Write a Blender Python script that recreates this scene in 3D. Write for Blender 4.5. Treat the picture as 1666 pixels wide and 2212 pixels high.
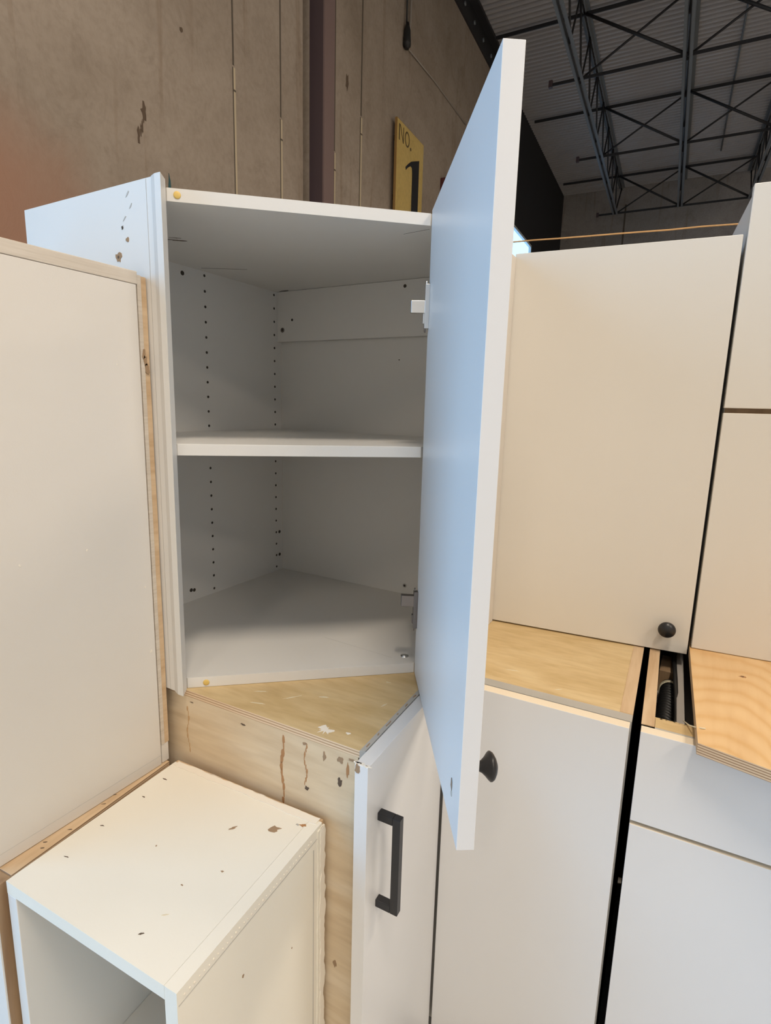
import bpy, bmesh, math, random
from mathutils import Vector, Matrix, noise
random.seed(7)
for o in list(bpy.data.objects): bpy.data.objects.remove(o)
SC = bpy.context.scene
COL = SC.collection

# ------------------------------------------------------------------ camera
PIT, ROL, YAW, FPX = 0.1866, 0.027, -0.515, 1200.0
cy, sy = math.cos(YAW), math.sin(YAW)
fwd = Vector((sy*math.cos(PIT), cy*math.cos(PIT), -math.sin(PIT)))
rt = Vector((cy, -sy, 0)); up = rt.cross(fwd)
r2 = rt*math.cos(ROL)+up*math.sin(ROL); u2 = -rt*math.sin(ROL)+up*math.cos(ROL)
cd = bpy.data.cameras.new('camera'); cam = bpy.data.objects.new('camera', cd); COL.objects.link(cam)
cam.matrix_world = Matrix(((r2.x, u2.x, -fwd.x, 0), (r2.y, u2.y, -fwd.y, 0), (r2.z, u2.z, -fwd.z, 1.35), (0, 0, 0, 1)))
cd.sensor_fit = 'HORIZONTAL'; cd.sensor_width = 36; cd.lens = FPX/1666*36; cd.clip_start = .02
SC.camera = cam

# ------------------------------------------------------------------ view, world, lights
SC.view_settings.view_transform = 'Standard'; SC.view_settings.look = 'None'
SC.view_settings.gamma = 1; SC.view_settings.use_curve_mapping = False
SC.view_settings.exposure = -0.32
w = bpy.data.worlds.new('sky'); SC.world = w; w.use_nodes = True
w.node_tree.nodes['Background'].inputs[0].default_value = (.36, .66, 1, 1)
w.node_tree.nodes['Background'].inputs[1].default_value = 3.2
# the building is turned 3.09 degrees from the cabinets: u runs across it, v along its left wall
BA = math.radians(3.09)
BM = Matrix.Rotation(BA, 4, 'Z')
def area(name, loc, power, colour, sx, sy_, aim=None, frame=None):
    l = bpy.data.lights.new(name, 'AREA'); l.shape = 'RECTANGLE'; l.size = sx; l.size_y = sy_
    l.energy = power; l.color = colour
    o = bpy.data.objects.new(name, l); COL.objects.link(o)
    m = Matrix.Translation(loc)
    if aim is not None:
        m = m @ (Vector(aim)-Vector(loc)).to_track_quat('-Z', 'Y').to_matrix().to_4x4()
    o.matrix_world = (frame or Matrix()) @ m
    return o
WARM = (1, .87, .72)
area('high_bay_and_fill_light', (.75, -.55, 5.1), 150, WARM, .35, 1.2)
area('high_bay_and_fill_light', (2.9, 2.4, 5.1), 120, WARM, .4, 1.6)
area('high_bay_and_fill_light', (3.8, -1.2, 5.1), 135, WARM, .4, 1.6)
area('high_bay_and_fill_light', (.9, -4.3, 5.1), 60, WARM, .4, 1.6)  # added fill lamp: bounces light into the open cabinet
area('high_bay_and_fill_light', (5.6, -3.4, 5.1), 110, WARM, .4, 1.6)  # added fill lamp as well, bouncing off the white walls
area('high_bay_and_fill_light', (4.8, 6.8, 5.1), 150, WARM, .4, 1.6)  # added lamp that brightens the far wall and deck
# daylight of the open dock door in the left wall, beside and behind the photographer
area('dock_door_daylight', (-2.30, -1.97, 1.75), 75, (.26, .58, 1.0), 2.9, 3.1, aim=(2, -1.0, 1.4), frame=BM)

# ------------------------------------------------------------------ materials
def new_mat(name):
    m = bpy.data.materials.new(name); m.use_nodes = True
    nt = m.node_tree; return m, nt, nt.nodes['Principled BSDF']
def N(nt, t, **kw):
    n = nt.nodes.new(t)
    for k, v in kw.items():
        if k in n.inputs.keys(): n.inputs[k].default_value = v
        else: setattr(n, k, v)
    return n
def ramp(nt, fac, stops):
    r = nt.nodes.new('ShaderNodeValToRGB'); e = r.color_ramp.elements
    while len(e) < len(stops): e.new(.5)
    for i, (p, c) in enumerate(stops): e[i].position = p; e[i].color = (*c, 1)
    nt.links.new(fac, r.inputs[0]); return r
def coords(nt, scale=(1, 1, 1), rot=(0, 0, 0), kind='Object'):
    tc = nt.nodes.new('ShaderNodeTexCoord'); mp = nt.nodes.new('ShaderNodeMapping')
    mp.inputs['Scale'].default_value = scale; mp.inputs['Rotation'].default_value = rot
    nt.links.new(tc.outputs[kind], mp.inputs[0]); return mp.outputs[0]
def bump(nt, h, b, s=.1, d=.001):
    n = nt.nodes.new('ShaderNodeBump'); n.inputs['Strength'].default_value = s; n.inputs['Distance'].default_value = d
    nt.links.new(h, n.inputs['Height']); nt.links.new(n.outputs[0], b.inputs['Normal'])
def plain(name, c, rough=.5, metal=0, spec=None):
    m, nt, b = new_mat(name); b.inputs['Base Color'].default_value = (*c, 1)
    b.inputs['Roughness'].default_value = rough; b.inputs['Metallic'].default_value = metal
    return m
def laminate(name, c, rough=.42, var=.03, bumps=.05):
    m, nt, b = new_mat(name); v = coords(nt)
    n = N(nt, 'ShaderNodeTexNoise', Scale=3.0, Detail=3.0); nt.links.new(v, n.inputs['Vector'])
    r = ramp(nt, n.outputs[0], [(.3, tuple(x*(1-var) for x in c)), (.7, c)]); nt.links.new(r.outputs[0], b.inputs['Base Color'])
    n2 = N(nt, 'ShaderNodeTexNoise', Scale=450.0, Detail=2.0); nt.links.new(v, n2.inputs['Vector'])
    bump(nt, n2.outputs[0], b, bumps, .0006); b.inputs['Roughness'].default_value = rough; return m
def wood(name, ca, cb, cc, grain=(1.2, 14, 14), dist=3.0, rough=.5, fine=40):
    m, nt, b = new_mat(name); v = coords(nt, grain)
    n = N(nt, 'ShaderNodeTexNoise', Scale=1.6, Detail=6.0, Distortion=dist); nt.links.new(v, n.inputs['Vector'])
    r = ramp(nt, n.outputs[0], [(.25, cb), (.5, ca), (.75, cc)])
    v2 = coords(nt, tuple(g*fine/10 for g in grain)); n2 = N(nt, 'ShaderNodeTexNoise', Scale=2.0, Detail=3.0); nt.links.new(v2, n2.inputs['Vector'])
    mx = N(nt, 'ShaderNodeMix', data_type='RGBA', blend_type='MULTIPLY'); mx.inputs[0].default_value = .35
    r2_ = ramp(nt, n2.outputs[0], [(.3, (.72, .66, .6)), (.6, (1, 1, 1))])
    nt.links.new(r.outputs[0], mx.inputs[6]); nt.links.new(r2_.outputs[0], mx.inputs[7]); nt.links.new(mx.outputs[2], b.inputs['Base Color'])
    b.inputs['Roughness'].default_value = rough; bump(nt, n2.outputs[0], b, .15, .0006); return m
def ply_edge(name, axis='Z', freq=260, light=(.66, .50, .33), dark=(.30, .17, .09)):
    m, nt, b = new_mat(name)
    tc = nt.nodes.new('ShaderNodeTexCoord'); sp = nt.nodes.new('ShaderNodeSeparateXYZ'); nt.links.new(tc.outputs['Object'], sp.inputs[0])
    nz = N(nt, 'ShaderNodeTexNoise', Scale=9.0, Detail=2.0); nt.links.new(tc.outputs['Object'], nz.inputs['Vector'])
    ml = N(nt, 'ShaderNodeMath', operation='MULTIPLY'); ml.inputs[1].default_value = freq; nt.links.new(sp.outputs[axis], ml.inputs[0])
    ad = N(nt, 'ShaderNodeMath', operation='MULTIPLY_ADD'); ad.inputs[1].default_value = .5; nt.links.new(nz.outputs[0], ad.inputs[0]); nt.links.new(ml.outputs[0], ad.inputs[2])
    fr = N(nt, 'ShaderNodeMath', operation='FRACT'); nt.links.new(ad.outputs[0], fr.inputs[0])
    r = ramp(nt, fr.outputs[0], [(.0, dark), (.28, dark), (.42, light), (.9, light)])
    nt.links.new(r.outputs[0], b.inputs['Base Color']); b.inputs['Roughness'].default_value = .75; return m
def birch(name):
    m, nt, b = new_mat(name); v = coords(nt, (1, .42, 1))
    mp = nt.nodes.new('ShaderNodeVectorMath'); mp.operation = 'SUBTRACT'; mp.inputs[1].default_value = (.11, .33, 0); nt.links.new(v, mp.inputs[0])
    nd = N(nt, 'ShaderNodeTexNoise', Scale=7.0, Detail=2.0); nt.links.new(v, nd.inputs['Vector'])
    mxv = nt.nodes.new('ShaderNodeVectorMath'); mxv.operation = 'MULTIPLY_ADD'; mxv.inputs[1].default_value = (.09, .07, 0)
    nt.links.new(nd.outputs['Color'], mxv.inputs[0]); nt.links.new(mp.outputs[0], mxv.inputs[2])
    wv = N(nt, 'ShaderNodeTexWave', wave_type='RINGS', rings_direction='Z', Scale=15.0, Distortion=1.6, Detail=3.0); nt.links.new(mxv.outputs[0], wv.inputs['Vector'])
    r = ramp(nt, wv.outputs['Fac'], [(.0, (.69, .43, .19)), (.25, (.72, .475, .23)), (.9, (.75, .51, .26))])
    n2 = N(nt, 'ShaderNodeTexNoise', Scale=2.0, Detail=4.0); nt.links.new(coords(nt, (30, 4, 30)), n2.inputs['Vector'])
    mx = N(nt, 'ShaderNodeMix', data_type='RGBA', blend_type='MULTIPLY'); mx.inputs[0].default_value = .35
    r2_ = ramp(nt, n2.outputs[0], [(.3, (.8, .7, .6)), (.6, (1, 1, 1))])
    nt.links.new(r.outputs[0], mx.inputs[6]); nt.links.new(r2_.outputs[0], mx.inputs[7]); nt.links.new(mx.outputs[2], b.inputs['Base Color'])
    b.inputs['Roughness'].default_value = .42; return m
def concrete(name, ca, cb, cc, rough=.85, patch=None):
    m, nt, b = new_mat(name); v = coords(nt, (1, 1, 1))
    def mul(a, c, f):
        mx = N(nt, 'ShaderNodeMix', data_type='RGBA', blend_type='MULTIPLY'); mx.inputs[0].default_value = f
        nt.links.new(a, mx.inputs[6]); nt.links.new(c, mx.inputs[7]); return mx.outputs[2]
    n = N(nt, 'ShaderNodeTexNoise', Scale=.9, Detail=9.0, Roughness=.62, Distortion=.6); nt.links.new(v, n.inputs['Vector'])
    c = ramp(nt, n.outputs[0], [(.30, cb), (.5, ca), (.72, cc)]).outputs[0]
    n2 = N(nt, 'ShaderNodeTexNoise', Scale=1.3, Detail=5.0, Distortion=.5); nt.links.new(coords(nt, (7, 7, .45)), n2.inputs['Vector'])
    c = mul(c, ramp(nt, n2.outputs[0], [(.30, (.62, .52, .42)), (.40, (1, 1, 1))]).outputs[0], .55)
    n3 = N(nt, 'ShaderNodeTexNoise', Scale=3.2, Detail=9.0, Roughness=.72, Distortion=1.2); nt.links.new(coords(nt, (1, 1.6, 1.1), (.5, 0, 0)), n3.inputs['Vector'])
    c = mul(c, ramp(nt, n3.outputs[0], [(.30, (.66, .63, .60)), (.48, (1, 1, 1))]).outputs[0], .55)
    n4 = N(nt, 'ShaderNodeTexNoise', Scale=38.0, Detail=4.0); nt.links.new(v, n4.inputs['Vector'])
    c = mul(c, ramp(nt, n4.outputs[0], [(.30, (.82, .81, .80)), (.60, (1, 1, 1))]).outputs[0], .6)
    if patch:   # a reddish patch on the wall
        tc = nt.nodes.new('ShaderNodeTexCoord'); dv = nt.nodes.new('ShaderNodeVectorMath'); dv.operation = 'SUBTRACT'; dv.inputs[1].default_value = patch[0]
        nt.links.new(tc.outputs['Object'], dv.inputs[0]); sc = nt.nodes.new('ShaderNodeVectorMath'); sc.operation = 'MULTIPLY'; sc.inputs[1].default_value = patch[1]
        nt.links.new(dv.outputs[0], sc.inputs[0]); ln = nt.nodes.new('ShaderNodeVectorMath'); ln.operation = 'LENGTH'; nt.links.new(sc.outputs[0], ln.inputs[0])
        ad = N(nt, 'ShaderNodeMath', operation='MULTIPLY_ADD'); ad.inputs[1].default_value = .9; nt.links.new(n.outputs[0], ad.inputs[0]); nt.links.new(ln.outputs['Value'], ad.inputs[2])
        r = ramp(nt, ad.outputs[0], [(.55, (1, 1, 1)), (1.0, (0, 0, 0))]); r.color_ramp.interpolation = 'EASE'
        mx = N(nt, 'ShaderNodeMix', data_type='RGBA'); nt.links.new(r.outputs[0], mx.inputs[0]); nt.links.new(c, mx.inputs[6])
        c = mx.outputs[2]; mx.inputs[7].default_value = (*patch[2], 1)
    nt.links.new(c, b.inputs['Base Color'])
    b.inputs['Roughness'].default_value = rough; bump(nt, n3.outputs[0], b, .3, .01); return m
M = {}
M['lam'] = laminate('white laminate', (.74, .72, .68))
M['lam_door'] = laminate('white door laminate', (.74, .735, .73), .36)
M['lam_cream'] = laminate('cream white laminate', (.72, .675, .61), .5, .05, .12)
M['lam_warm'] = laminate('warm white laminate', (.71, .675, .61), .38)
M['lam_old'] = laminate('aged cream laminate', (.83, .785, .68), .5, .06, .12)
M['edge_cream'] = plain('cream edge banding', (.80, .70, .55), .5)
M['edge_grey'] = laminate('scuffed grey edge', (.52, .50, .46), .5, .3)
M['maple'] = wood('maple veneer', (.70, .56, .38), (.61, .46, .29), (.76, .64, .48), (1.6, 1.6, 11), 1.4)
M['ply_top'] = wood('yellowed plywood top', (.62, .46, .24), (.54, .385, .18), (.68, .53, .30), (3, 12, 3), 1.2)
M['ply_raw'] = wood('raw plywood strip', (.62, .45, .28), (.50, .33, .18), (.68, .52, .34), (18, 2, 18), 1.0)
M['ply_brown'] = wood('brown plywood', (.38, .25, .14), (.28, .17, .09), (.44, .31, .19), (14, 14, 1.5), 1.0)
M['ply_strip'] = wood('pale maple strip', (.62, .55, .46), (.55, .47, .38), (.68, .61, .52), (18, 2, 40), 1.0)
M['ply_edge'] = ply_edge('plywood layers')
M['ply_edge_fine'] = ply_edge('fine plywood layers', 'Z', 230, (.74, .56, .38), (.42, .26, .14))
M['birch'] = birch('birch board')
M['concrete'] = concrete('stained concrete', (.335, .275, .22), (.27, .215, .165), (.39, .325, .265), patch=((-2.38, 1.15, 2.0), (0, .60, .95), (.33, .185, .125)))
M['concrete_far'] = concrete('grey concrete', (.34, .31, .29), (.27, .25, .23), (.40, .37, .34))
M['floor'] = concrete('floor concrete', (.60, .58, .54), (.52, .50, .47), (.66, .64, .60), .6)
M['white_wall'] = laminate('white painted block wall', (.80, .79, .76), .7)
M['black_paint'] = plain('black wall paint', (.012, .012, .014), .8)
M['deck'] = plain('painted steel deck', (.44, .42, .42), .6)
M['joist'] = plain('grey painted steel', (.17, .19, .21), .5)
M['joist_black'] = plain('dark painted steel', (.02, .02, .022), .55)
M['column'] = plain('dark maroon painted steel', (.075, .05, .055), .5)
M['column_face_lit'] = plain('lit maroon paint', (.19, .13, .12), .6)  # lighter copy of the column maroon: light on this face painted in
M['joint_and_shade'] = plain('dark joint and gap shade', (.01, .009, .009), 1.0)  # black of the wall joint; also painted shade on cabinet sides
M['joint_and_shade'].node_tree.nodes['Principled BSDF'].inputs['Specular IOR Level'].default_value = 0
M['caulk'] = plain('cream sealant', (.52, .43, .30), .7)
M['caulk_dark'] = plain('dirty sealant', (.10, .08, .06), .8)
M['stain'] = plain('brown resin stain', (.40, .20, .08), .5)
M['stain_soft'] = plain('pale resin stain', (.50, .31, .15), .5)
M['dark_mark'] = plain('dark mark', (.11, .075, .05), .9)
M['hole'] = plain('drilled hole', (.05, .04, .03), .9)
M['chip'] = plain('chipped particle board', (.33, .22, .13), .9)
M['chip_white'] = plain('torn white laminate', (.80, .74, .64), .8)
M['scuff'] = plain('pale scuff', (.70, .62, .45), .8)
M['yellow_plug'] = plain('yellow plastic', (.72, .50, .14), .4)
M['sign_yellow'] = concrete('yellow sign paint', (.58, .42, .14), (.50, .34, .10), (.64, .48, .18), .55)
M['sign_edge'] = plain('worn sign edge', (.28, .16, .05), .8)
M['sign_black'] = plain('black sign paint', (.015, .015, .017), .5)
M['faded_black'] = plain('faded black lettering', (.10, .07, .03), .6)
M['black_metal'] = plain('black metal', (.012, .012, .014), .35)
M['black_plastic'] = plain('black rubber', (.012, .012, .012), .5)
M['chrome'] = plain('nickel plated steel', (.75, .75, .74), .32, 1)
M['chrome_dark'] = plain('tarnished steel', (.22, .20, .19), .3, 1)
M['red'] = plain('red paint', (.09, .02, .02), .6)
M['teal'] = plain('teal paint', (.03, .09, .10), .7)
M['rope'] = plain('orange twine', (.62, .34, .13), .8)
M['twine'] = plain('pale twine', (.75, .68, .50), .8)
M['green'] = plain('green tape', (.20, .70, .05), .5)
M['wire'] = plain('grey cable', (.34, .30, .26), .7)
M['frame_win'] = plain('pale aluminium', (.55, .60, .62), .4)
M['grey_in'] = laminate('grey board', (.42, .39, .36), .6)
m, nt, b = new_mat('window glass'); M['glass'] = m
tr = nt.nodes.new('ShaderNodeBsdfTransparent'); gl = nt.nodes.new('ShaderNodeBsdfGlossy'); gl.inputs['Roughness'].default_value = .02
ms = nt.nodes.new('ShaderNodeMixShader'); ms.inputs[0].default_value = .06
nt.links.new(tr.outputs[0], ms.inputs[1]); nt.links.new(gl.outputs[0], ms.inputs[2]); nt.links.new(ms.outputs[0], nt.nodes['Material Output'].inputs['Surface'])

# ------------------------------------------------------------------ mesh helpers
class MB:
    """Collects shapes; coordinates are given in `frame` (default: world)."""
    def __init__(s, frame=None): s.bm = bmesh.new(); s.f = frame or Matrix(); s.mats = []
    def mi(s, m):
        if m not in s.mats: s.mats.append(m)
        return s.mats.index(m)
    def _v(s, co): return s.bm.verts.new(s.f @ Vector(co))
    def face(s, pts, m): f = s.bm.faces.new([s._v(p) for p in pts]); f.material_index = s.mi(m); return f
    def box(s, a, b_, m, top=None, front=None, side=None):
        x0, x1 = sorted((a[0], b_[0])); y0, y1 = sorted((a[1], b_[1])); z0, z1 = sorted((a[2], b_[2]))
        return s.prism([(x0, y0), (x1, y0), (x1, y1), (x0, y1)], z0, z1, m, top)
    def prism(s, poly, z0, z1, m, top=None, bot=None, sides=None):
        ar = sum(poly[i][0]*poly[(i+1) % len(poly)][1]-poly[(i+1) % len(poly)][0]*poly[i][1] for i in range(len(poly)))
        if ar < 0: poly = poly[::-1]
        lo = [s._v((*p, z0)) for p in poly]; hi = [s._v((*p, z1)) for p in poly]; n = len(poly)
        f = s.bm.faces.new(hi); f.material_index = s.mi(top or m)
        f = s.bm.faces.new(lo[::-1]); f.material_index = s.mi(bot or m)
        for i in range(n):
            f = s.bm.faces.new([lo[i], lo[(i+1) % n], hi[(i+1) % n], hi[i]])
            f.material_index = s.mi(sides[i] if sides and sides.get(i) else m) if isinstance(sides, dict) else s.mi(m)
    def extrude(s, pts, vec, m):
        """solid from a planar outline pushed along vec"""
        a = [s._v(p) for p in pts]; b_ = [s._v(Vector(p)+Vector(vec)) for p in pts]; n = len(pts)
        fs = [s.bm.faces.new(a[::-1]), s.bm.faces.new(b_)]+[s.bm.faces.new([a[i], a[(i+1) % n], b_[(i+1) % n], b_[i]]) for i in range(n)]
        for f in fs: f.material_index = s.mi(m)
        bmesh.ops.recalc_face_normals(s.bm, faces=fs)
    def tube(s, pts, r, m, seg=8, closed=False):
        pts = [Vector(p) for p in pts]; rings = []; n = len(pts)
        prev = None
        for i, p in enumerate(pts):
            t = (pts[(i+1) % n] if (closed or i < n-1) else p)-(pts[i-1] if (closed or i > 0) else p); t.normalize()
            if prev is None: a = t.orthogonal().normalized()
            else:
                a = prev-t*prev.dot(t)
                a = a.normalized() if a.length > 1e-6 else t.orthogonal().normalized()
            prev = a; c = t.cross(a); rr = r[i] if isinstance(r, (list, tuple)) else r
            rings.append([s._v(p+(a*math.cos(k*2*math.pi/seg)+c*math.sin(k*2*math.pi/seg))*rr) for k in range(seg)])
        for i in range(n if closed else n-1):
            A, B = rings[i], rings[(i+1) % n]
            for k in range(seg):
                f = s.bm.faces.new([A[k], A[(k+1) % seg], B[(k+1) % seg], B[k]]); f.material_index = s.mi(m); f.smooth = True
        if not closed:
            for R_ in (rings[0][::-1], rings[-1]): f = s.bm.faces.new(R_); f.material_index = s.mi(m)
    def lathe(s, base, axis, prof, m, seg=28):
        """prof: list of (distance along axis, radius)"""
        ax = Vector(axis).normalized(); base = Vector(base)
        s.tube([base+ax*d for d, _ in prof], [max(r, 1e-4) for _, r in prof], m, seg)
    def disc(s, c, nrm, r, m, th=.0006, seg=14):
        n = Vector(nrm).normalized(); c = Vector(c)
        s.tube([c-n*.0004, c+n*th], r, m, seg)
    def blob(s, c, ax1, ax2, r1, r2, m, th=.0004, seed=0, n=18, rough=.35):
        rnd = random.Random(seed); ax1 = Vector(ax1).normalized(); ax2 = Vector(ax2).normalized(); c = Vector(c)
        nn = ax1.cross(ax2)
        pts = []
        for i in range(n):
            a = i*2*math.pi/n; k = 1+rnd.uniform(-rough, rough)
            pts.append(c+ax1*math.cos(a)*r1*k+ax2*math.sin(a)*r2*k)
        s.extrude([p-nn*th for p in pts], nn*2*th, m)
    def build(s, name, parent=None, bevel=0, seg=2):
        me = bpy.data.meshes.new(name); o = bpy.data.objects.new(name, me); COL.objects.link(o)
        if parent is not None:
            o.parent = parent; s.bm.transform(WM[parent].inverted()); WM[o] = WM[parent].copy()
        else:
            WM[o] = s.f.copy(); s.bm.transform(s.f.inverted()); o.matrix_world = s.f; o.location = s.f.to_translation(); o.rotation_euler = s.f.to_euler()
        s.bm.to_mesh(me); s.bm.free()
        for k in s.mats: me.materials.append(M[k])
        if bevel:
            b_ = o.modifiers.new('bevel', 'BEVEL'); b_.width = bevel; b_.segments = seg; b_.limit_method = 'ANGLE'
        return o
WM = {}
def tag(o, label, cat, group=None):
    o['label'] = label; o['category'] = cat
    if group: o['group'] = group
    return o
def struct(o): o['kind'] = 'structure'; return o
def thing(name, label, cat, loc, rz=0, group=None):
    o = bpy.data.objects.new(name, None); COL.objects.link(o); o.empty_display_size = .1
    m = Matrix.Translation(loc) @ Matrix.Rotation(rz, 4, 'Z'); o.matrix_world = m; o.location = loc; o.rotation_euler = (0, 0, rz)
    WM[o] = m; return tag(o, label, cat, group)
def arc(c, r, a0, a1, n, ax1, ax2):
    c = Vector(c); ax1 = Vector(ax1); ax2 = Vector(ax2)
    return [c+ax1*r*math.cos(a0+(a1-a0)*i/n)+ax2*r*math.sin(a0+(a1-a0)*i/n) for i in range(n+1)]

# ------------------------------------------------------------------ building shell (frame BM: x=u, y=v)
UL, VF, ZD = -2.38, 12.55, 5.65
WT = .25
b = MB(BM); b.box((UL-WT, -9, -.1), (11, VF+.3, 0), 'floor'); struct(b.build('floor'))
b = MB(BM)
WV0, WV1, WZ0, WZ1 = 8.50, 10.05, 2.7, 4.09
DV0, DV1, DZ = -3.5, -.45, 3.4
def wl(v0, v1, z0, z1, m): b.box((UL-(.03 if m == 'black_paint' else WT), v0, z0), (UL, v1, z1), m)
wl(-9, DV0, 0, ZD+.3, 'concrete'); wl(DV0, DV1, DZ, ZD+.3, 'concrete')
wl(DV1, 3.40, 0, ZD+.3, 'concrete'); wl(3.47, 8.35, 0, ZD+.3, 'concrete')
b.box((UL-WT, 3.40, 0), (UL-.12, 3.47, ZD+.3), 'joint_and_shade')
wl(8.35, WV0, 0, ZD+.3, 'black_paint'); wl(WV1, VF, 0, ZD+.3, 'black_paint')
wl(WV0, WV1, 0, WZ0, 'black_paint'); wl(WV0, WV1, WZ1, ZD+.3, 'black_paint')
# marks on the concrete
Y_, Z_ = (0, 1, 0), (0, 0, 1)
b.blob((UL+.001, 2.096, 2.70), Y_, Z_, .014, .038, 'dark_mark', .0015, 3, 14, .5)
b.blob((UL+.001, 2.085, 2.635), Y_, Z_, .004, .035, 'dark_mark', .0010, 4, 12, .5)
b.blob((UL+.001, 2.060, 2.58), Y_, Z_, .007, .028, 'dark_mark', .0012, 5, 12, .5)
b.blob((UL+.001, 2.075, 2.61), Y_, Z_, .004, .020, 'dark_mark', .0012, 15, 12, .5)
b.blob((UL+.001, 2.351, 3.173), Y_, Z_, .009, .012, 'dark_mark', .0012, 6, 12, .3)
b.blob((UL+.001, 3.963, 3.69), Y_, Z_, .022, .06, 'dark_mark', .0012, 7, 12, .4)
b.blob((UL+.001, 2.236, 2.42), Y_, Z_, .008, .05, 'teal', .0015, 9, 10, .3)
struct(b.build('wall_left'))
# grooves: lower part holds pale sealant, upper part is dirty
k = 1
for v, zt, wd in ((2.735, 3.19, .014), (3.165, 3.11, .014), (3.80, 3.16, .016), (4.185, 3.55, .020)):
    b = MB(BM)
    b.box((UL-.01, v-wd/2, 0), (UL+.003, v+wd/2, zt), 'caulk')
    b.box((UL-.01, v-wd*.8, zt+.012), (UL+.003, v-wd*.1, ZD-.3), 'caulk_dark')
    b.box((UL-.01, v-wd*.1, zt+.012), (UL+.002, v+wd*.5, ZD-.3), 'caulk' if v < 3.5 and 0 else 'concrete')
    b.box((UL-.01, v-wd*1.0, 0), (UL+.0015, v-wd*.5, zt), 'caulk_dark')
    b.box((UL-.01, v-wd*.6, zt-.12), (UL+.004, v+wd*.6, zt-.11), 'caulk_dark')
    struct(b.build('trim_%d' % k)); k += 1
b = MB(BM); b.box((UL-WT, VF, 0), (11, VF+.25, ZD+.3), 'concrete_far')
b.box((-1.2, VF-.004, 0), (-1.17, VF+.01, ZD-.3), 'caulk_dark'); b.box((2.2, VF-.004, 0), (2.23, VF+.01, ZD-.3), 'caulk_dark'); struct(b.build('wall_far'))
b = MB(BM); b.box((UL-WT, -6.25, 0), (8, -6, ZD+.3), 'white_wall'); struct(b.build('wall_back'))
b = MB(BM); b.box((8, -6.25, 0), (8.25, VF+.25, ZD+.3), 'white_wall'); struct(b.build('wall_right'))
# corrugated deck
b = MB(BM); pitch = .082; v = -9.0; prof = []
while v < VF:
    prof += [(v, ZD), (v+pitch*.42, ZD), (v+pitch*.52, ZD+.045), (v+pitch*.90, ZD+.045)]; v += pitch
for (va, za), (vb, zb_) in zip(prof, prof[1:]):
    b.face([(UL, va, za), (UL, vb, zb_), (11, vb, zb_), (11, va, za)], 'deck')
b.box((UL-WT, -9.25, ZD+.08), (11.25, VF+.3, ZD+.16), 'joist_black')
struct(b.build('ceiling'))
# window in the far, black part of the left wall
b = MB(BM); fw = .035
for a, c in (((WV0, WZ0), (WV0+fw, WZ1)), ((WV1-fw, WZ0), (WV1, WZ1)), ((WV0, WZ0), (WV1, WZ0+fw)), ((WV0, WZ1-fw), (WV1, WZ1))):
    b.box((UL-.035, a[0], a[1]), (UL+.006, c[0], c[1]), 'frame_win')
win = struct(b.build('window_1'))
b = MB(BM); b.box((UL-.020, WV0+fw, WZ0+fw), (UL-.015, WV1-fw, WZ1-fw), 'glass'); b.build('window_glass', win)
# dock door opening: steel frame with the raised shutter
b = MB(BM)
b.box((UL-.02, DV0-.08, 0), (UL+.06, DV0, DZ+.08), 'joist'); b.box((UL-.02, DV1, 0), (UL+.06, DV1+.08, DZ+.08), 'joist'); b.box((UL-.02, DV0-.08, DZ), (UL+.06, DV1+.08, DZ+.08), 'joist')
struct(b.build('door_1'))
# ledger along the top of the wall
b = MB(BM); b.box((UL+.0005, -5.9, 5.40), (UL+.02, 8.35, ZD-.001), 'joist_black'); b.box((UL+.02, -5.9, 5.61), (UL+.10, 8.35, 5.645), 'joist_black')
v = 5.0
while v < 8.3:
    b.lathe(BM @ Vector((0, 0, 0)) if 0 else (UL+.02, v, 5.5), (1, 0, 0), [(0, .02), (.015, .02), (.016, .0)], 'joist'); v += .32
tag(b.build('steel_ledger'), 'black steel ledger with bolts along the top of the concrete wall', 'beam')
# column
col = thing('steel_column', 'dark maroon steel column standing against the concrete wall', 'column', BM @ Vector((UL+.06, 3.53, 0)), BA)
b = MB(BM); b.box((UL+.001, 3.475, 0), (UL+.108, 3.60, 5.38), 'column'); b.build('shaft', col)
b = MB(BM); b.box((UL+.108, 3.475, 0), (UL+.120, 3.60, 5.38), 'column_face_lit'); b.build('flange', col)

# ------------------------------------------------------------------ roof joists
def joist(u, label):
    f = BM @ Matrix.Translation((u, 0, 0)); t = thing('roof_joist', label, 'roof joist', BM @ Vector((u, 0, 5.62)), BA, 'open web joists under the roof deck')
    v0, v1 = -5.95, 12.5; zb, zt = 4.95, 5.645
    b = MB(f)
    for s in (-1, 1):
        b.box((s*.012, v0+.6, zb), (s*.046, v1-.72, zb+.008), 'joist'); b.box((s*.012, v0+.6, zb), (s*.018, v1-.72, zb+.06), 'joist')
    b.build('bottom_chord', t)
    b = MB(f)
    for s in (-1, 1):
        b.box((s*.012, v0, zt-.007), (s*.055, v1, zt), 'joist'); b.box((s*.012, v0, zt-.05), (s*.018, v1, zt), 'joist')
    b.build('top_chord', t)
    b = MB(f); pts = [(0, v1-.05, zt-.03)]; v = v1-.75; top = False
    while v > v0+.7:
        pts.append((0, v, zt-.03 if top else zb+.02)); top = not top; v -= .38
    pts.append((0, v0+.05, zt-.03))
    for a, c in zip(pts, pts[1:]): b.tube([a, c], .012, 'joist_black', 6)
    b.build('web', t); return t
def dup(root, du, label):
    r = root.copy(); COL.objects.link(r); r.location = root.location+(BM.to_3x3() @ Vector((du, 0, 0))); r['label'] = label
    for ch in list(root.children):
        c = ch.copy(); COL.objects.link(c); c.parent = r
    return r
J0 = joist(-1.28, 'roof joist nearest the concrete wall, its zigzag web seen edge on')
dup(J0, 1.06, 'second roof joist from the concrete wall, running upright in the photo')
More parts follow.
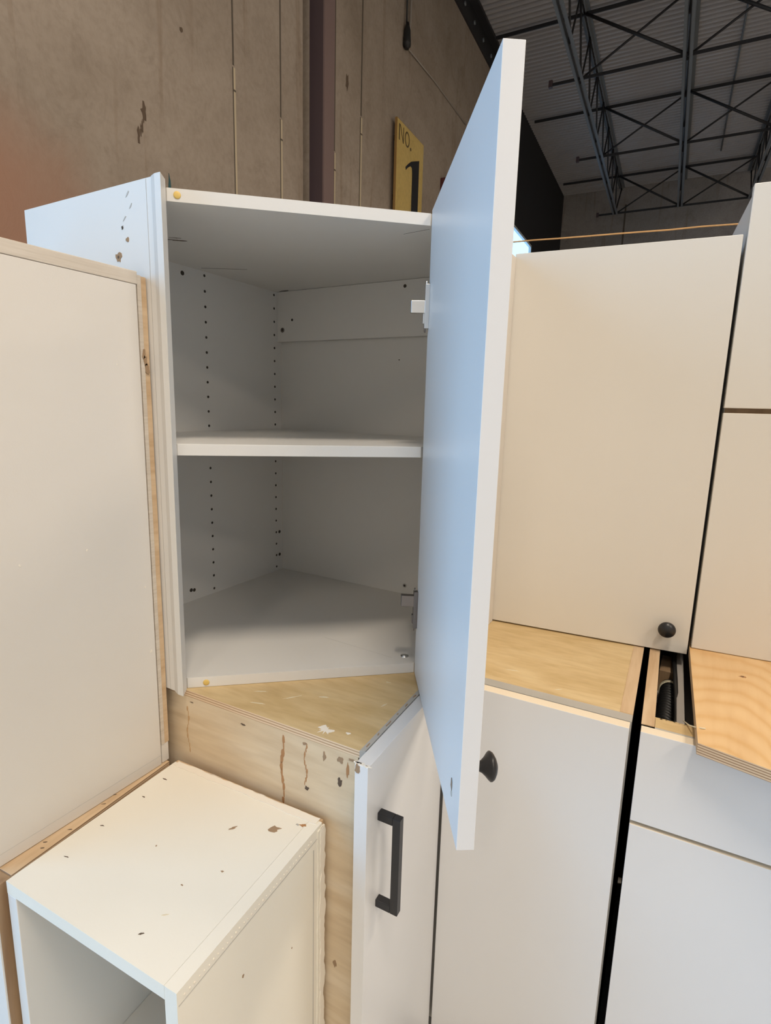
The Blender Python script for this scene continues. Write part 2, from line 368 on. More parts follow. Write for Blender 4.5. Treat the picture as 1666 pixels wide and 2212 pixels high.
dup(J0, 2.12, 'third roof joist from the concrete wall, at the right edge of the photo')
JU = [-1.28, -.22, .84]
for i, (v, lab) in enumerate(((7.10, 'nearest row of crossed bracing rods between the roof joists'), (9.20, 'middle row of crossed bracing rods between the roof joists'), (11.76, 'farthest row of crossed bracing rods, close to the end wall'))):
    t = thing('joist_bracing', lab, 'bracing', BM @ Vector((-.75, v, 5.6)), BA, 'rows of joist bracing')
    b = MB(BM); b.box((UL+.12, v-.004, 5.575), (JU[2], v+.012, 5.610), 'joist_black'); b.build('top_rod', t)
    b = MB(BM); b.box((JU[0]-.30, v-.004, 4.955), (JU[2], v+.012, 4.985), 'joist_black')
    b.box((JU[0]-.33, v-.02, 4.94), (JU[0]-.29, v+.02, 5.01), 'column'); b.build('bottom_rod', t)
    for a, c in ((JU[0], JU[1]), (JU[1], JU[2])):
        b = MB(BM); b.tube([(a, v, 5.60), (c, v, 4.97)], .016, 'joist_black', 6); b.build('diagonal_rod', t)
        b = MB(BM); b.tube([(a, v+.03, 4.97), (c, v+.03, 5.60)], .012, 'joist_black', 6); b.build('diagonal_rod', t)
b = MB(BM); b.tube([(.27, -5.9, 5.628), (.285, 7.6, 5.628), (.30, 11.4, 5.628)], .012, 'joist', 8)
tag(b.build('conduit'), 'thin grey conduit running under the roof deck', 'pipe')

# ------------------------------------------------------------------ things on the concrete wall
sg = thing('dock_sign', 'yellow dock number sign with a black figure 1 on the concrete wall', 'sign', BM @ Vector((UL, 5.0, 2.5)), BA)
b = MB(BM)
b.prism([(UL+.035, 4.70), (UL+.055, 4.70), (UL+.055, 5.275), (UL+.035, 5.275)], 2.55, 3.77, 'sign_edge')
b.box((UL+.0555, 4.705, 2.555), (UL+.058, 5.27, 3.765), 'sign_yellow')
b.build('board', sg)
for z in (2.75, 3.15, 3.62):
    b = MB(BM); b.box((UL, 4.76, z), (UL+.035, 5.2, z+.04), 'joint_and_shade'); b.build('batten', sg)
SX = UL+.0585
def spoly(b, pts, m): b.extrude([(SX, p[0], p[1]) for p in pts], (.0012, 0, 0), m)
b = MB(BM)
spoly(b, [(4.735, 3.735), (4.752, 3.735), (4.752, 3.61), (4.735, 3.61)], 'faded_black')
spoly(b, [(4.752, 3.735), (4.765, 3.735), (4.832, 3.61), (4.819, 3.61)], 'faded_black')
spoly(b, [(4.822, 3.735), (4.834, 3.735), (4.834, 3.61), (4.822, 3.61)], 'faded_black')
oc = arc((0, 4.905, 3.672), 1, 0, 2*math.pi, 28, (0, .048, 0), (0, 0, .062))
oi = arc((0, 4.905, 3.672), 1, 0, 2*math.pi, 28, (0, .034, 0), (0, 0, .048))
for i in range(28):
    spoly(b, [(oc[i].y, oc[i].z), (oc[i+1].y, oc[i+1].z), (oi[i+1].y, oi[i+1].z), (oi[i].y, oi[i].z)], 'faded_black')
spoly(b, [(4.982+.014*math.cos(a), 3.622+.014*math.sin(a)) for a in [i*.5236 for i in range(12)]], 'faded_black')
b.build('lettering', sg)
b = MB(BM)
spoly(b, [(5.178, 3.600), (5.178, 2.80), (5.03, 2.80), (5.03, 3.44), (5.02, 3.485), (4.99, 3.490), (4.93, 3.455), (4.895, 3.425), (4.885, 3.447), (4.94, 3.49), (5.00, 3.53), (5.10, 3.57)], 'sign_black')
b.build('number', sg)
b = MB(BM); b.box((UL, 5.86, 3.30), (UL+.06, 6.06, 3.70), 'red'); b.box((UL+.06, 5.88, 3.34), (UL+.075, 6.04, 3.66), 'red')
tag(b.build('alarm_box', bevel=.004), 'small dark red box on the concrete wall past the yellow sign', 'box')
t = thing('hanging_cable', 'dark hanging cable with a black plug end, high on the concrete wall', 'cable', BM @ Vector((UL+.02, 4.9, 4.39)), BA)
b = MB(BM); b.tube([(UL+.02, 4.90, 5.4), (UL+.02, 4.905, 4.56)], .008, 'black_plastic', 8); b.build('cable', t)
b = MB(BM); b.lathe((UL+.03, 4.90, 4.58), (0, 0, -1), [(0, .012), (.06, .028), (.15, .034), (.18, .034), (.185, .02), (.20, .02)], 'black_plastic', 14); b.build('plug', t)
b = MB(BM); b.tube([(UL+.02, 4.955, 4.42), (UL+.02, 4.98, 4.62), (UL+.02, 4.985, 4.80), (UL+.03, 4.95, 4.95), (UL+.02, 5.10, 4.95), (UL+.02, 5.24, 5.1), (UL+.02, 5.28, 5.3)], .008, 'wire', 6)
b.tube([(UL+.012, 4.96, 4.42), (UL+.008, 5.6, 4.46), (UL+.006, 6.53, 4.47)], .006, 'wire', 6)
tag(b.build('loose_wire'), 'thin loose grey wire trailing along the concrete wall beside the black plug', 'wire')

# ------------------------------------------------------------------ corner wall cabinet (upper, open)
ZB, ZT = .8725, 1.652
CB = thing('corner_wall_cabinet', 'open white diagonal corner wall cabinet standing on the plywood base top', 'cabinet', (-.75, .9, ZB))
FL = Vector((-.718, .592)); FR = Vector((-.416, .855)); fd = (FR-FL).normalized(); fn = Vector((-fd.y, fd.x))  # fn points into the cabinet
T = .017
pent = [(-1.045, .5925), (FL.x, FL.y), (FR.x, FR.y), (FR.x, 1.2), (-1.02, 1.203), (-1.02, .5925)]
inner = [(-1.003, .596), (FL.x, FL.y), (FR.x-.0, FR.y), (FR.x, 1.187), (-1.003, 1.187)]
b = MB()   # left short side with the stile on its end
b.box((-1.048, .578, ZB), (-.722, .5955, ZT+.010), 'lam')
b.prism([(-.7220, .5765), (-.7100, .5725), (-.6975, .5725), (-.7130, .5935), (-.722, .5955)], ZB, ZT+.010, 'lam')
for (x, z, r, mm) in ((-.792, 1.603, .0022, 'hole'), (-.805, 1.563, .0065, 'chip'), (-.782, 1.585, .003, 'chip')):
    b.blob((x, .5778, z), (1, 0, 0), Z_, r, r*1.15, mm, .0004, int(z*1000), 12, .35)
b.disc((-.805, .5778, 1.563), (0, -1, 0), .0022, 'dark_mark')
for (x, z, l, s_) in ((-.777, 1.647, .012, 1), (-.771, 1.630, .008, 2), (-.786, 1.615, .010, 3)):
    b.blob((x, .5778, z), (.7, 0, .7), (-.7, 0, .7), l*.5, .0012, 'edge_grey', .0003, s_, 8, .3)
b.box((-.7350, .5776, ZB), (-.7345, .5779, ZT+.009), 'edge_grey')
b.build('left_side_panel', CB, .0007)
b = MB()   # left back wall with shelf pin holes
b.box((-1.020, .5965, ZB), (-1.003, 1.187, ZT-.018), 'lam')
for i in range(23):
    z = 1.625-i*.03285
    if abs(z-1.275) < .012: continue
    b.disc((-1.003, .9295, z), (1, 0, 0), .0030, 'hole'); b.disc((-1.003, 1.160, z), (1, 0, 0), .0030, 'hole')
for y, z, r in ((.869, 1.618, .0048), (.859, .917, .0045), (.868, .915, .0042), (1.173, 1.0, .0045), (1.173, .935, .0045)):
    b.disc((-1.003, y, z), (1, 0, 0), r, 'hole')
b.build('left_back_panel', CB, .0004)
b = MB(); b.box((-1.003, 1.187, ZB), (-.398, 1.204, ZT-.018), 'lam')
b.disc((-.611, 1.187, .912), (0, -1, 0), .0055, 'edge_grey'); b.disc((-.611, 1.1866, .912), (0, -1, 0), .003, 'hole', .0008)
b.disc((-.646, 1.187, 1.46), (0, -1, 0), .0015, 'hole')
b.build('right_back_panel', CB, .0004)
b = MB(); b.box((-1.0025, 1.171, 1.510), (-.416, 1.1865, ZT-.0185), 'lam')
b.disc((-.985, 1.171, 1.539), (0, -1, 0), .0062, 'chrome_dark'); b.disc((-.985, 1.171, 1.539), (0, -1, 0), .0028, 'hole', .0009)
b.disc((-.953, 1.171, 1.563), (0, -1, 0), .0032, 'hole'); b.disc((-.628, 1.171, 1.62), (0, -1, 0), .004, 'hole')
b.build('hanging_rail', CB, .0006)
b = MB(); b.prism([(FR.x+.0005, FR.y+.003), (-.382, .884), (-.3768, .890), (-.3768, 1.179), (-.379, 1.181), (-.398, 1.186), (FR.x+.0005, 1.186)], ZB, ZT+.006, 'lam_cream'); b.build('right_side_panel', CB, .0006)
b = MB()   # top
b.prism([(-1.003, .596), (-.7135, .596), (FR.x, FR.y), (FR.x, 1.187), (-1.003, 1.187)], ZT-.018, ZT, 'lam')
b.blob((-.862, .738, ZT-.0182), (.76, .65, 0), (-.65, .76, 0), .014, .0022, 'dark_mark', .0003, 5, 16, .7)
b.blob((-.852, .728, ZT-.0182), (.76, .65, 0), (-.65, .76, 0), .009, .0012, 'dark_mark', .0003, 9, 12, .6)
b.box((-.96, .925, ZT-.0183), (-.955, 1.0, ZT-.018), 'lam')
b.tube([(-.985, .905, ZT-.018), (-.90, .955, ZT-.018)], .0005, 'hole', 5)
b.tube([(-.475, .875, ZT-.018), (-.425, .870, ZT-.018)], .0004, 'hole', 5)
b.blob((-.975, 1.165, ZT-.0185), (1, 0, 0), (0, 1, 0), .012, .002, 'hole', .0004, 6, 10, .5)
b.build('top_panel', CB, .0008)
b = MB()
b.prism([(-1.003, .596), (-.7135, .596), (FR.x, FR.y), (FR.x, 1.187), (-1.003, 1.187)], ZB, ZB+.018, 'lam')
b.tube([(-.62, .86, ZB+.018), (-.46, .853, ZB+.018)], .0003, 'edge_grey', 5)
b.build('bottom_panel', CB, .0008)
b = MB()
b.prism([(-1.002, .5965), (-.7150, .5965), (FR.x-.003, FR.y+.003), (FR.x-.003, 1.170), (-1.002, 1.170)], 1.2665, 1.285, 'lam'); b.build('shelf', CB, .0008)
for (q, z, nm) in ((.020, ZT-.009, 0), (.036, ZB+.008, 1)):
    p = FL+fd*q; b = MB(); b.lathe((p.x, p.y, z), (-fn.x, -fn.y, 0), [(-.003, .0052), (.0008, .0052), (.0014, .0042), (.0015, .001)], 'yellow_plug', 20)
    o = b.build('plug', CB); o['label'] = 'yellow plastic plug'
b = MB(); b.lathe((-.444, .872, ZB+.018), (0, 0, 1), [(-.002, .0075), (.0012, .0075), (.0016, .006), (.0005, .0045), (.0004, .0001)], 'chrome', 22); b.build('screw_cup', CB)['label'] = 'chrome screw cup'
# open door, hinged on the right
dd = Vector((.548, -.837)).normalized(); dn = Vector((.837, .548)).normalized()   # along the door, outward (away from the cabinet inside)
hp = Vector((-.413, .853)); DW, DT = .416, .0198; DZ0, DZ1 = .874, 1.656
A_ = Matrix(((dd.x, dn.x, 0, hp.x), (dd.y, dn.y, 0, hp.y), (0, 0, 1, 0), (0, 0, 0, 1)))
b = MB(A_); b.prism([(0, 0), (DW, 0), (DW, DT), (0, DT)], DZ0, DZ1, 'lam_door')
b.blob((DW-.042, -.0002, .925), (1, 0, 0), Z_, .004, .007, 'chrome_dark', .0004, 3, 12, .25); b.blob((DW-.040, -.0003, .914), (1, 0, 0), Z_, .003, .004, 'edge_grey', .0004, 4, 12, .25)
door = b.build('door', CB, .0009)
b = MB(A_)
b.lathe((DW-.040, DT, .948), (0, 1, 0), [(0, .0062), (.004, .0052), (.009, .0050), (.013, .0068), (.017, .0105), (.0205, .0148), (.0225, .0166), (.0240, .0166), (.0265, .0150), (.0295, .0100), (.0315, .0040), (.0320, .0002)], 'black_metal', 32)
b.build('knob', door)['label'] = 'round black knob'
for z, up_ in ((1.510, 1), (.998, 0)):
    b = MB(A_)
    m1 = 'chrome' if up_ else 'chrome_dark'
    b.box((.002, -.0075, z-.034), (.0125, -.0001, z+.034), m1)
    b.box((.000, -.0095, z-.026), (.008, -.0070, z-.010), m1)
    b.prism([(-.004, -.029), (.008, -.029), (.0115, -.004), (.0, -.004)], z-.010 if up_ else z+.006, z+.009 if up_ else z+.026, m1)
    b.tube([(.006, -.004, z+.036), (.006, -.0065, z+.036)], .004, m1, 10); b.tube([(.006, -.004, z-.036), (.006, -.0065, z-.036)], .004, 'chrome_dark', 10)
    b.build('hinge', door, .0006)['label'] = 'plated cup hinge'

# ------------------------------------------------------------------ L-shaped corner base cabinet in plywood
ZC = .872
BC = thing('corner_base_cabinet', 'L-shaped plywood corner base cabinet with white doors under the open corner cabinet', 'cabinet', (-.7, 1.1, 0))
b = MB(); b.box((-1.06, .603, 0), (-.375, .621, ZC-.0115), 'maple')
sm = [(-.7115, .842, .757, .0010, 'stain_soft'), (-.5095, .852, .735, .0018, 'stain'), (-.466, .852, .782, .0010, 'stain')]
for j, (x, z1, z0, r, mm) in enumerate(sm):
    n_ = 10
    for i in range(n_):
        z = z1+(z0-z1)*(i+.5)/n_; rr = r*random.Random(j*20+i).uniform(.5, 1.7)
        b.blob((x+.0025*math.sin(i*.9+j), .6028, z), (1, 0, 0), Z_, rr, (z1-z0)/n_*.62, mm, .0003, j*31+i, 10, .25)
for x, z, r1, r2_, mm in ((-.498, .700, .0016, .018, 'stain_soft'), (-.588, .846, .004, .0015, 'dark_mark'), (-.405, .811, .0035, .006, 'dark_mark'), (-.404, .846, .005, .005, 'chip'), (-.432, .842, .003, .007, 'chip'), (-.392, .836, .002, .012, 'stain'), (-.464, .779, .0035, .003, 'dark_mark'), (-.385, .853, .005, .0022, 'chip'), (-.70, .852, .004, .001, 'dark_mark'), (-.468, .852, .004, .003, 'chip'), (-.41, .49, .003, .006, 'chip')):
    b.blob((x, .6028, z), (1, 0, 0), Z_, r1, r2_, mm, .0003, int(-x*1e4), 12, .4)
b.build('side_panel', BC, .0006)
Lp = [(-1.06, .603), (-.373, .603), (-.373, .906), (-.039, .906), (-.039, 1.58), (-1.06, 1.58)]
b = MB(); b.prism(Lp, ZC-.0115, ZC, 'ply_edge_fine', top='ply_top')
b.blob((-.443, .622, ZC+.0002), (1, 0, 0), (0, 1, 0), .012, .009, 'chip_white', .0002, 12, 22, .65)
b.blob((-.409, .631, ZC+.0002), (1, 0, 0), (0, 1, 0), .004, .0025, 'chip_white', .0003, 13)
for x, y, a, l in ((-.58, .63, .3, .012), (-.545, .672, .9, .014), (-.60, .662, .5, .010), (-.40, .73, 1.2, .006), (-.43, .80, .2, .004), (-.5, .70, .4, .008), (-.25, .96, .2, .012), (-.16, .93, .5, .006)):
    b.blob((x, y, ZC+.0001), (math.cos(a), math.sin(a), 0), (-math.sin(a), math.cos(a), 0), l, .0013, 'scuff', .0002, int(l*1e4), 12, .5)
top = b.build('top_panel', BC, .0005)
b = MB(); b.box((-.0585, .9065, ZC), (-.039, 1.56, ZC+.0006), 'ply_raw'); b.box((-.059, .9065, .02), (-.0392, 1.57, ZC-.012), 'joint_and_shade'); b.build('right_side_panel', BC)  # outer side painted black for the shade between the base cabinets
b = MB(); b.prism([(-.373, .603), (-.3655, .607), (-.3655, .900), (-.373, .906)], .10, ZC, 'edge_grey')
for i in range(9):
    y = .62+i*.032; b.blob((-.369, y, ZC+.0002), (0, 1, 0), (-1, 0, 0), random.uniform(.003, .009), .0012, 'chip', .0002, i, 10, .5)
b.box((-.373, .8835, .10), (-.039, .906, ZC-.0003), 'edge_grey')
b.build('face_edge', BC, .0005)
b = MB(); b.box((-1.06, 1.562, 0), (-.041, 1.58, ZC-.012), 'maple'); b.box((-1.06, .622, 0), (-1.045, 1.56, ZC-.012), 'maple'); b.box((-1.04, .63, .1), (-.38, 1.56, .116), 'maple')
b.build('back_panel', BC)
b = MB(); b.box((-.10, 1.5805, 0), (.015, 1.590, ZC-.001), 'joint_and_shade'); b.build('gap_shade_strip', BC)  # added dark strip: keeps light from showing through the cabinet gap
b = MB(); b.box((-.3645, .576, .105), (-.344, .8585, ZC-.001), 'lam_door')
for i in range(7): b.blob((-.3645+.0205*random.random(), .5775+.003*random.random(), ZC-.0006), (1, 0, 0), (0, 1, 0), .004, .002, 'chip_white', .0006, 50+i, 8, .5)
b.blob((-.360, .5757, ZC-.006), (1, 0, 0), Z_, .004, .006, 'chip', .0004, 60, 10, .5)
dl = b.build('left_door', BC, .0012)
b = MB(); x0, x1 = -.344, -.308; y0, y1 = .6075, .6195
b.box((x0, y0, .769), (x1-.012, y1, .781), 'black_metal'); b.box((x0, y0, .624), (x1-.012, y1, .636), 'black_metal'); b.box((x1-.012, y0, .624), (x1, y1, .781), 'black_metal')
b.build('handle', dl, .0008)['label'] = 'black square bar handle'
b = MB(); b.prism([(-.340, .862), (-.041, .8615), (-.041, .882), (-.340, .882)], .105, ZC-.0005, 'lam_door', top='edge_cream'); b.build('right_door', BC, .0009)
b = MB(); b.box((-1.0, .68, 0), (-.45, .70, .10), 'joist_black'); b.box((-.45, .68, 0), (-.43, .98, .10), 'joist_black'); b.box((-.43, .96, 0), (-.07, .98, .10), 'joist_black'); b.build('toe_kick', BC)

# ------------------------------------------------------------------ left stack: plywood cabinet on the floor, back-turned wall cabinet on top
a0 = math.atan2(.741-.716+.004, .289)   # turned about 6.5 degrees
LC = thing('low_plywood_cabinet', 'low brown plywood cabinet under the back-turned wall cabinet', 'cabinet', (-.716, .288, 0), math.radians(4.6))
F = WM[LC]
b = MB(F); b.box((-.32, .018, 0), (0, .284, .720), 'ply_brown'); b.build('carcass', LC, .0006)
b = MB(F); b.box((-.32, .018, .720), (0, .284, .7395), 'ply_edge', top='ply_raw')
for i in range(5): b.blob((-.004-.012*random.random(), .03+.24*random.random(), .7397), (.8, .6, 0), (-.6, .8, 0), .003, .0009, 'dark_mark', .0002, 80+i, 8, .4)
b.build('top_panel', LC, .0006)
b = MB(F); b.box((-.32, -.002, .02), (0, .0175, .7375), 'ply_brown'); b.box((-.32, -.0045, .02), (-.0005, -.002, .7365), 'lam'); b.build('front_panel', LC, .0006)

WC = thing('back_turned_wall_cabinet', 'tall cream wall cabinet turned back outwards, left of the open corner cabinet', 'cabinet', (-.742, .44, .7397))
b = MB(); b.box((-1.04, .305, .7399), (-.7465, .5600, 1.532), 'lam_cream'); b.build('carcass', WC, .0008)
b = MB(); b.box((-.7463, .30, .7405), (-.742, .5580, 1.515), 'lam_cream')
b.box((-.7425, .30, .757), (-.7418, .5575, .7576), 'edge_grey')
for y, z, r in ((.455, 1.139, .0016), (.365, 1.138, .0016), (.545, 1.06, .0015), (.549, .95, .0025), (.52, 1.4, .001)):
    b.blob((-.7418, y, z), Y_, Z_, r, r*1.3, 'chip_white', .0003, int(z*1e4), 9, .4)
b.build('back_panel', WC, .0005)
b = MB(); b.box((-.7463, .30, 1.5156), (-.7417, .5605, 1.5335), 'ply_strip'); b.build('top_rail', WC, .0008)
b = MB()
n_ = 40; pr = []
for i in range(n_+1):
    z = .775+(1.528-.775)*i/n_
    pr.append((z, .5755+.0010*noise.noise((z*9, 3, 1))))
for (za, ya), (zb_, yb) in zip(pr, pr[1:]):
    b.extrude([(-.7480, .5606, za), (-.7480, .5606, zb_), (-.7480, yb, zb_), (-.7480, ya, za)], (.0050, 0, 0), 'ply_raw')
b.box((-.7445, .5600, .775), (-.7422, .5665, 1.529), 'ply_strip')
for z, s_ in ((1.418, 0), (1.408, 1), (1.397, 2)): b.blob((-.7421, .566+.002*s_, z), Y_, Z_, .003, .007, 'chip', .0006, 90+s_, 12, .5)
b.build('ply_edge_strip', WC)['label'] = 'raw brown plywood edge'
b = MB(); b.box((-.7480, .5606, .7405), (-.7432, .5745, .7748), 'lam_cream'); b.build('corner_filler', WC, .0008)

# ------------------------------------------------------------------ white open box cabinet in front
bx = Matrix.Translation((-.707, .295, 0)) @ Matrix.Rotation(math.radians(3.2), 4, 'Z')
BX = thing('open_box_cabinet', 'small open-fronted cream box cabinet with torn laminate edges at lower left', 'cabinet', (-.707, .295, 0), math.radians(3.2))
W_, D_, ZX = .297, .283, .745; t_ = .018
b = MB(bx); b.prism([(0, 0), (W_-t_-.0003, 0), (W_-t_-.0003, D_-.007), (0, D_-.007)], ZX-t_, ZX, 'lam_old')
rz = random.Random(5)
def ragged(t, sd, amp): return max(0, amp*(.45+.9*noise.noise((t*9, sd, 0))+.7*noise.noise((t*31, sd, 4))+.35*noise.noise((t*90, sd, 8))))
n_ = 110   # torn strip along the rear edge
xs = [.006+(W_-.012)*i/n_ for i in range(n_+1)]
b.extrude([(x, D_-.014-ragged(x, 3, .003), ZX-.0002) for x in xs]+[(x, D_-.006+ragged(x, 9, .0045), ZX) for x in xs[::-1]], (0, 0, .0012), 'chip_white')
b.extrude([(x, D_-.0085, ZX-.001) for x in xs]+[(x, D_-.0045+ragged(x, 19, .005), ZX-.001) for x in xs[::-1]], (0, 0, .0008), 'ply_strip')
for x, y, r1, r2_, mm, a in ((.244, .232, .0075, .0050, 'chip', .6), (.276, .258, .005, .0028, 'stain', .3), (.268, .255, .003, .0016, 'edge_grey', 0), (.02, .235, .0035, .0010, 'dark_mark', .0), (.025, .19, .0035, .0010, 'dark_mark', .0), (.022, .12, .003, .0008, 'dark_mark', .3), (.03, .06, .003, .0008, 'dark_mark', .2), (.21, .03, .003, .0012, 'dark_mark', .8), (.20, .10, .0015, .001, 'chip', 0), (.23, .14, .0018, .0012, 'chip', 0), (.12, .13, .0012, .001, 'chip', 0), (.19, .205, .006, .0018, 'chip', .9), (.215, .06, .0035, .001, 'scuff', .7)):
    b.blob((x, y, ZX+.0001), (math.cos(a), math.sin(a), 0), (-math.sin(a), math.cos(a), 0), r1, r2_, mm, .0003, int(x*1e4+y*1e3), 12, .45)
b.build('top_panel', BX)
b = MB(bx); b.box((W_-t_, 0, 0), (W_, D_-.007, ZX), 'lam_old')
b.box((W_-.0003, .002, ZX-.0185), (W_+.0004, D_-.02, ZX-.0175), 'edge_grey')
for i in range(34):
    b.disc((W_, .010+i*.0072+.001*rz.random(), ZX-.0125+.001*rz.random()), (1, 0, 0), .0009+.0006*rz.random(), 'chip_white', .0008, 7)
b.box((W_-.0003, D_-.0300, 0), (W_+.0004, D_-.0285, ZX-.03), 'edge_grey')
n_ = 240
zs = [ZX-.006-(ZX-.03)*i/n_ for i in range(n_+1)]
b.extrude([(W_-.001, D_-.018-ragged(z, 23, .002), z) for z in zs]+[(W_-.001, D_-.004+ragged(z, 29, .0075), z) for z in zs[::-1]], (.0028, 0, 0), 'lam_old')
b.extrude([(W_+.0012, D_-.011-ragged(z, 33, .006), z) for z in zs]+[(W_+.0012, D_-.006+ragged(z, 39, .006), z) for z in zs[::-1]], (.0016, 0, 0), 'chip_white')
for y, z, r in ((.20, .60, .0012), (.10, .66, .0018), (.17, .44, .004), (.06, .55, .001)): b.blob((W_+.0001, y, z), Y_, Z_, r, r*1.2, 'chip', .0003, int(z*999), 9, .4)
b.build('right_side_panel', BX)
b = MB(bx); b.box((0, 0, 0), (t_, D_-.007, ZX-t_-.0002), 'lam'); b.build('left_side_panel', BX, .0008)
b = MB(bx); b.box((0, D_-.0065, 0), (W_-.002, D_-.0005, ZX-.0008), 'ply_raw'); b.build('back_panel', BX)
b = MB(bx); b.box((t_, .001, 0), (W_-t_, D_-.007, t_), 'lam'); b.build('bottom_panel', BX)
b = MB(bx); b.box((t_+.0005, .02, .36), (W_-t_-.0005, D_-.008, .376), 'lam'); b.build('shelf', BX)

# ------------------------------------------------------------------ right upper wall cabinet with a knob
UA = math.radians(5.4)
RC = thing('single_door_wall_cabinet', 'closed white wall cabinet with one round black knob, right of the open door', 'cabinet', (-.3790, 1.1818, ZC+.0008), UA)
F = WM[RC] @ Matrix.Translation((0, 0, -ZC-.0008)); WD = .3985
b = MB(F); b.box((.0, .0196, ZC+.001), (WD-.002, .305, 1.658), 'lam'); b.build('carcass', RC, .0008)
b = MB(F); b.box((0, 0, ZC+.003), (WD, .0195, 1.665), 'lam_warm'); rd = b.build('door', RC, .0012)
b = MB(F); b.lathe((WD-.042, 0, .926), (0, -1, 0), [(0, .006), (.004, .0055), (.009, .009), (.014, .0145), (.018, .0165), (.022, .0150), (.0255, .0095), (.027, .003), (.0272, .0002)], 'black_metal', 32)
b.build('knob', rd)['label'] = 'round black knob'

# ------------------------------------------------------------------ plywood board and the tall cabinet on it
b = MB(); ZP = .8905
b.prism([(.041, .852), (.56, .742), (.56, 1.56), (.003, 1.56)], ZC+.0006, ZP, 'ply_edge', top='birch')
b.blob((.108, 1.13, ZP+.0001), (1, .2, 0), (-.2, 1, 0), .006, .004, 'stain', .0002, 3, 14, .2); b.blob((.108, 1.13, ZP+.0002), (1, .2, 0), (-.2, 1, 0), .003, .002, 'dark_mark', .0002, 4, 14, .3)
tag(b.build('plywood_board', bevel=.0006), 'honey-coloured birch plywood board overhanging the drawer base cabinet', 'board')
TC = thing('two_front_wall_cabinet', 'white wall cabinet with two stacked fronts standing on the birch plywood board', 'cabinet', (.024, 1.219, ZP), UA)
F = WM[TC] @ Matrix.Translation((0, 0, -ZP)); TW = .46
b = MB(F); b.box((.003, .021, ZP+.0005), (TW, .30, 1.738), 'lam'); b.build('carcass', TC, .0008)
b = MB(F); b.box((0, 0, 1.3650), (TW, .0195, 1.746), 'lam_warm'); b.build('upper_front', TC, .0012)
b = MB(F); b.prism([(0, 0), (TW, 0), (TW, .0195), (0, .0195)], ZP+.001, 1.3560, 'lam_warm', top='edge_cream'); b.build('lower_front', TC, .0012)
b = MB(F); b.box((.004, .0197, 1.34), (TW-.004, .0208, 1.38), 'ply_brown'); b.build('reveal', TC)

# ------------------------------------------------------------------ drawer base cabinet (open top)
DC = thing('drawer_base_cabinet', 'open-topped white base cabinet with a drawer front under the birch board', 'cabinet', (.25, 1.2, 0))
b = MB(); b.box((-.0345, .887, 0), (-.0155, 1.56, ZC-.002), 'joint_and_shade'); b.box((-.0345, .887, ZC-.002), (-.0155, 1.56, ZC), 'ply_raw'); b.build('left_side_panel', DC, .0005)  # gap side blackened: shade of the narrow gap put into the colour
b = MB(); b.box((.535, .887, 0), (.554, 1.56, ZC), 'maple', top='ply_raw'); b.build('right_side_panel', DC, .0005)
b = MB(); b.box((-.0150, .887, ZC-.018), (.5345, .918, ZC-.001), 'ply_edge', top='ply_top')
for i in range(8): b.blob((-.012+i*.009, .918, ZC-.003), (1, 0, 0), (0, 1, 0), .006, .0022, 'ply_top', .002, i, 10, .4)
b.box((-.0150, .883, ZC-.0182), (.5345, .8868, ZC-.0012), 'edge_grey')
b.build('front_rail', DC)
b = MB(); b.box((-.0150, 1.54, .1), (.5345, 1.558, ZC-.001), 'grey_in'); b.box((-.0150, .89, .10), (.5345, 1.539, .118), 'grey_in'); b.build('back_and_floor', DC)
b = MB(); b.box((-.034, .8625, .7170), (.552, .8825, ZC-.0008), 'lam_door', top='edge_cream'); b.build('drawer_front', DC, .0009)
b = MB(); b.prism([(-.034, .8625), (.552, .8625), (.552, .8825), (-.034, .8825)], .105, .7105, 'lam_door', top='edge_cream'); b.build('door', DC, .0009)
b = MB(); b.box((-.0150, .93, .775), (.50, 1.50, .785), 'grey_in'); b.box((.018, .935, .786), (.030, 1.50, .845), 'grey_in'); b.box((-.0145, .884, .69), (.53, .8865, .735), 'ply_raw'); b.build('inner_drawer', DC)
b = MB(); b.box((0, .96, 0), (.53, .98, .10), 'joist_black'); b.build('toe_kick', DC)

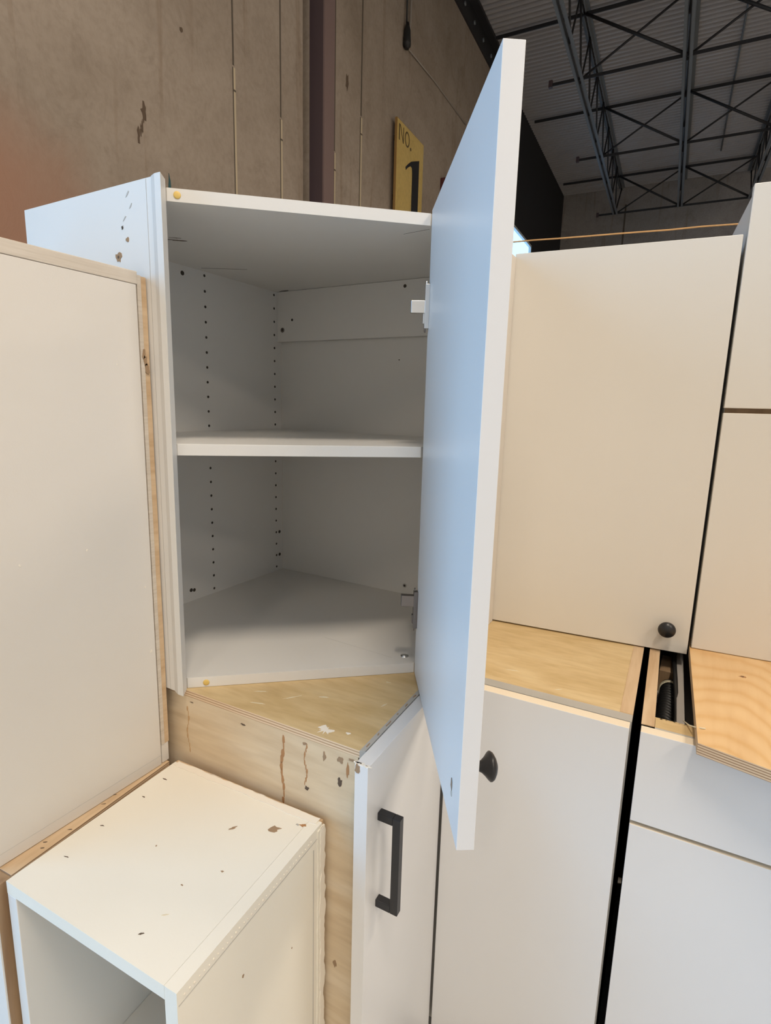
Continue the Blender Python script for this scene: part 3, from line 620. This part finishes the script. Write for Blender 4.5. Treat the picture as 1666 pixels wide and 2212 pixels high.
# things inside the open base
for t_o in (BC, DC):   # the base run stands about two degrees askew
    P0 = Vector((-.373, .603, 0)); Rz = Matrix.Rotation(math.radians(2.0), 4, 'Z')
    t_o.location = P0+Rz.to_3x3() @ (t_o.location-P0); t_o.rotation_euler = (0, 0, math.radians(2.0))
DC.location.x += .009
P0 = Vector((-.0355, .886, 0)); Rz = Matrix.Rotation(math.radians(.4), 4, 'Z'); DC.location = P0+Rz.to_3x3() @ (DC.location-P0); DC.rotation_euler = (0, 0, math.radians(2.4))
t = thing('coiled_cord', 'ribbed black cord coil tied with pale twine inside the open base cabinet', 'cord', (-.013, 1.12, .787))
b = MB(); pts = []
for i in range(24*15):
    a = i*2*math.pi/24; pts.append((-.0045+.0115*math.cos(a), 1.035+.165*i/(24*15), .8065+.0135*math.sin(a)))
b.tube(pts, .0056, 'black_plastic', 8)
b.tube([(-.0045, 1.03, .8065), (-.0045, 1.205, .8065)], .011, 'black_plastic', 12)
b.build('coil', t)
b = MB()
for y, k_ in ((1.176, 1), (1.181, 2), (1.187, 3)): b.tube([Vector((-.0045+.0182*math.cos(a), y+.003*math.sin(a+k_), .8065+.0205*math.sin(a))) for a in [q_*2*math.pi/24 for q_ in range(24)]], .0009, 'twine', 6, True)
b.build('twine_tie', t)['label'] = 'pale twine tie'
b = MB(); b.box((-.027, 1.215, .787), (-.001, 1.30, .832), 'ply_brown')
tag(b.build('wood_offcut', bevel=.001), 'short brown wood offcut behind the coiled cord in the open base', 'wood block')
b = MB(); b.tube([(.010, 1.46, .80), (.003, 1.36, .84), (-.004, 1.27, .846), (.002, 1.18, .845), (.008, 1.10, .842), (.0125, 1.02, .838), (.0130, .965, .812), (.0130, .955, .792)], .0042, 'black_plastic', 10)
tag(b.build('thin_cable'), 'thin black cable slanting over the coiled cord', 'cable')
b = MB(); b.tube([(-.022, 1.335, .795), (-.021, 1.33, .85), (-.015, 1.315, .857), (-.004, 1.32, .80)], .007, 'black_plastic', 10)
tag(b.build('thick_cable'), 'thick black cable looping up below the round knob', 'cable')

b = MB(); b.tube([(.022, .948, ZC-.003), (.030, .925, ZC+.004), (.037, .905, ZC+.014), (.045, .895, ZP+.0015), (.050, .897, ZP+.0015)], .0011, 'twine', 6)
tag(b.build('twine_scrap'), 'loose bit of pale twine at the front corner of the board', 'twine')

# ------------------------------------------------------------------ orange twine strung across
pts = []
for i in range(41):
    s_ = i/40; x = .060+(-2.33-.060)*s_
    pts.append((x, 1.43+.02*s_+.002*noise.noise((x*7, 0, 0)), 1.7385+.158*s_-.02*math.sin(math.pi*s_)+.0015*noise.noise((x*22, 3, 0))))
b = MB(); b.tube(pts, .0016, 'rope', 6)
tag(b.build('orange_twine'), 'orange twine strung above the knob cabinet towards the wall', 'twine')
bpy.context.view_layer.update()
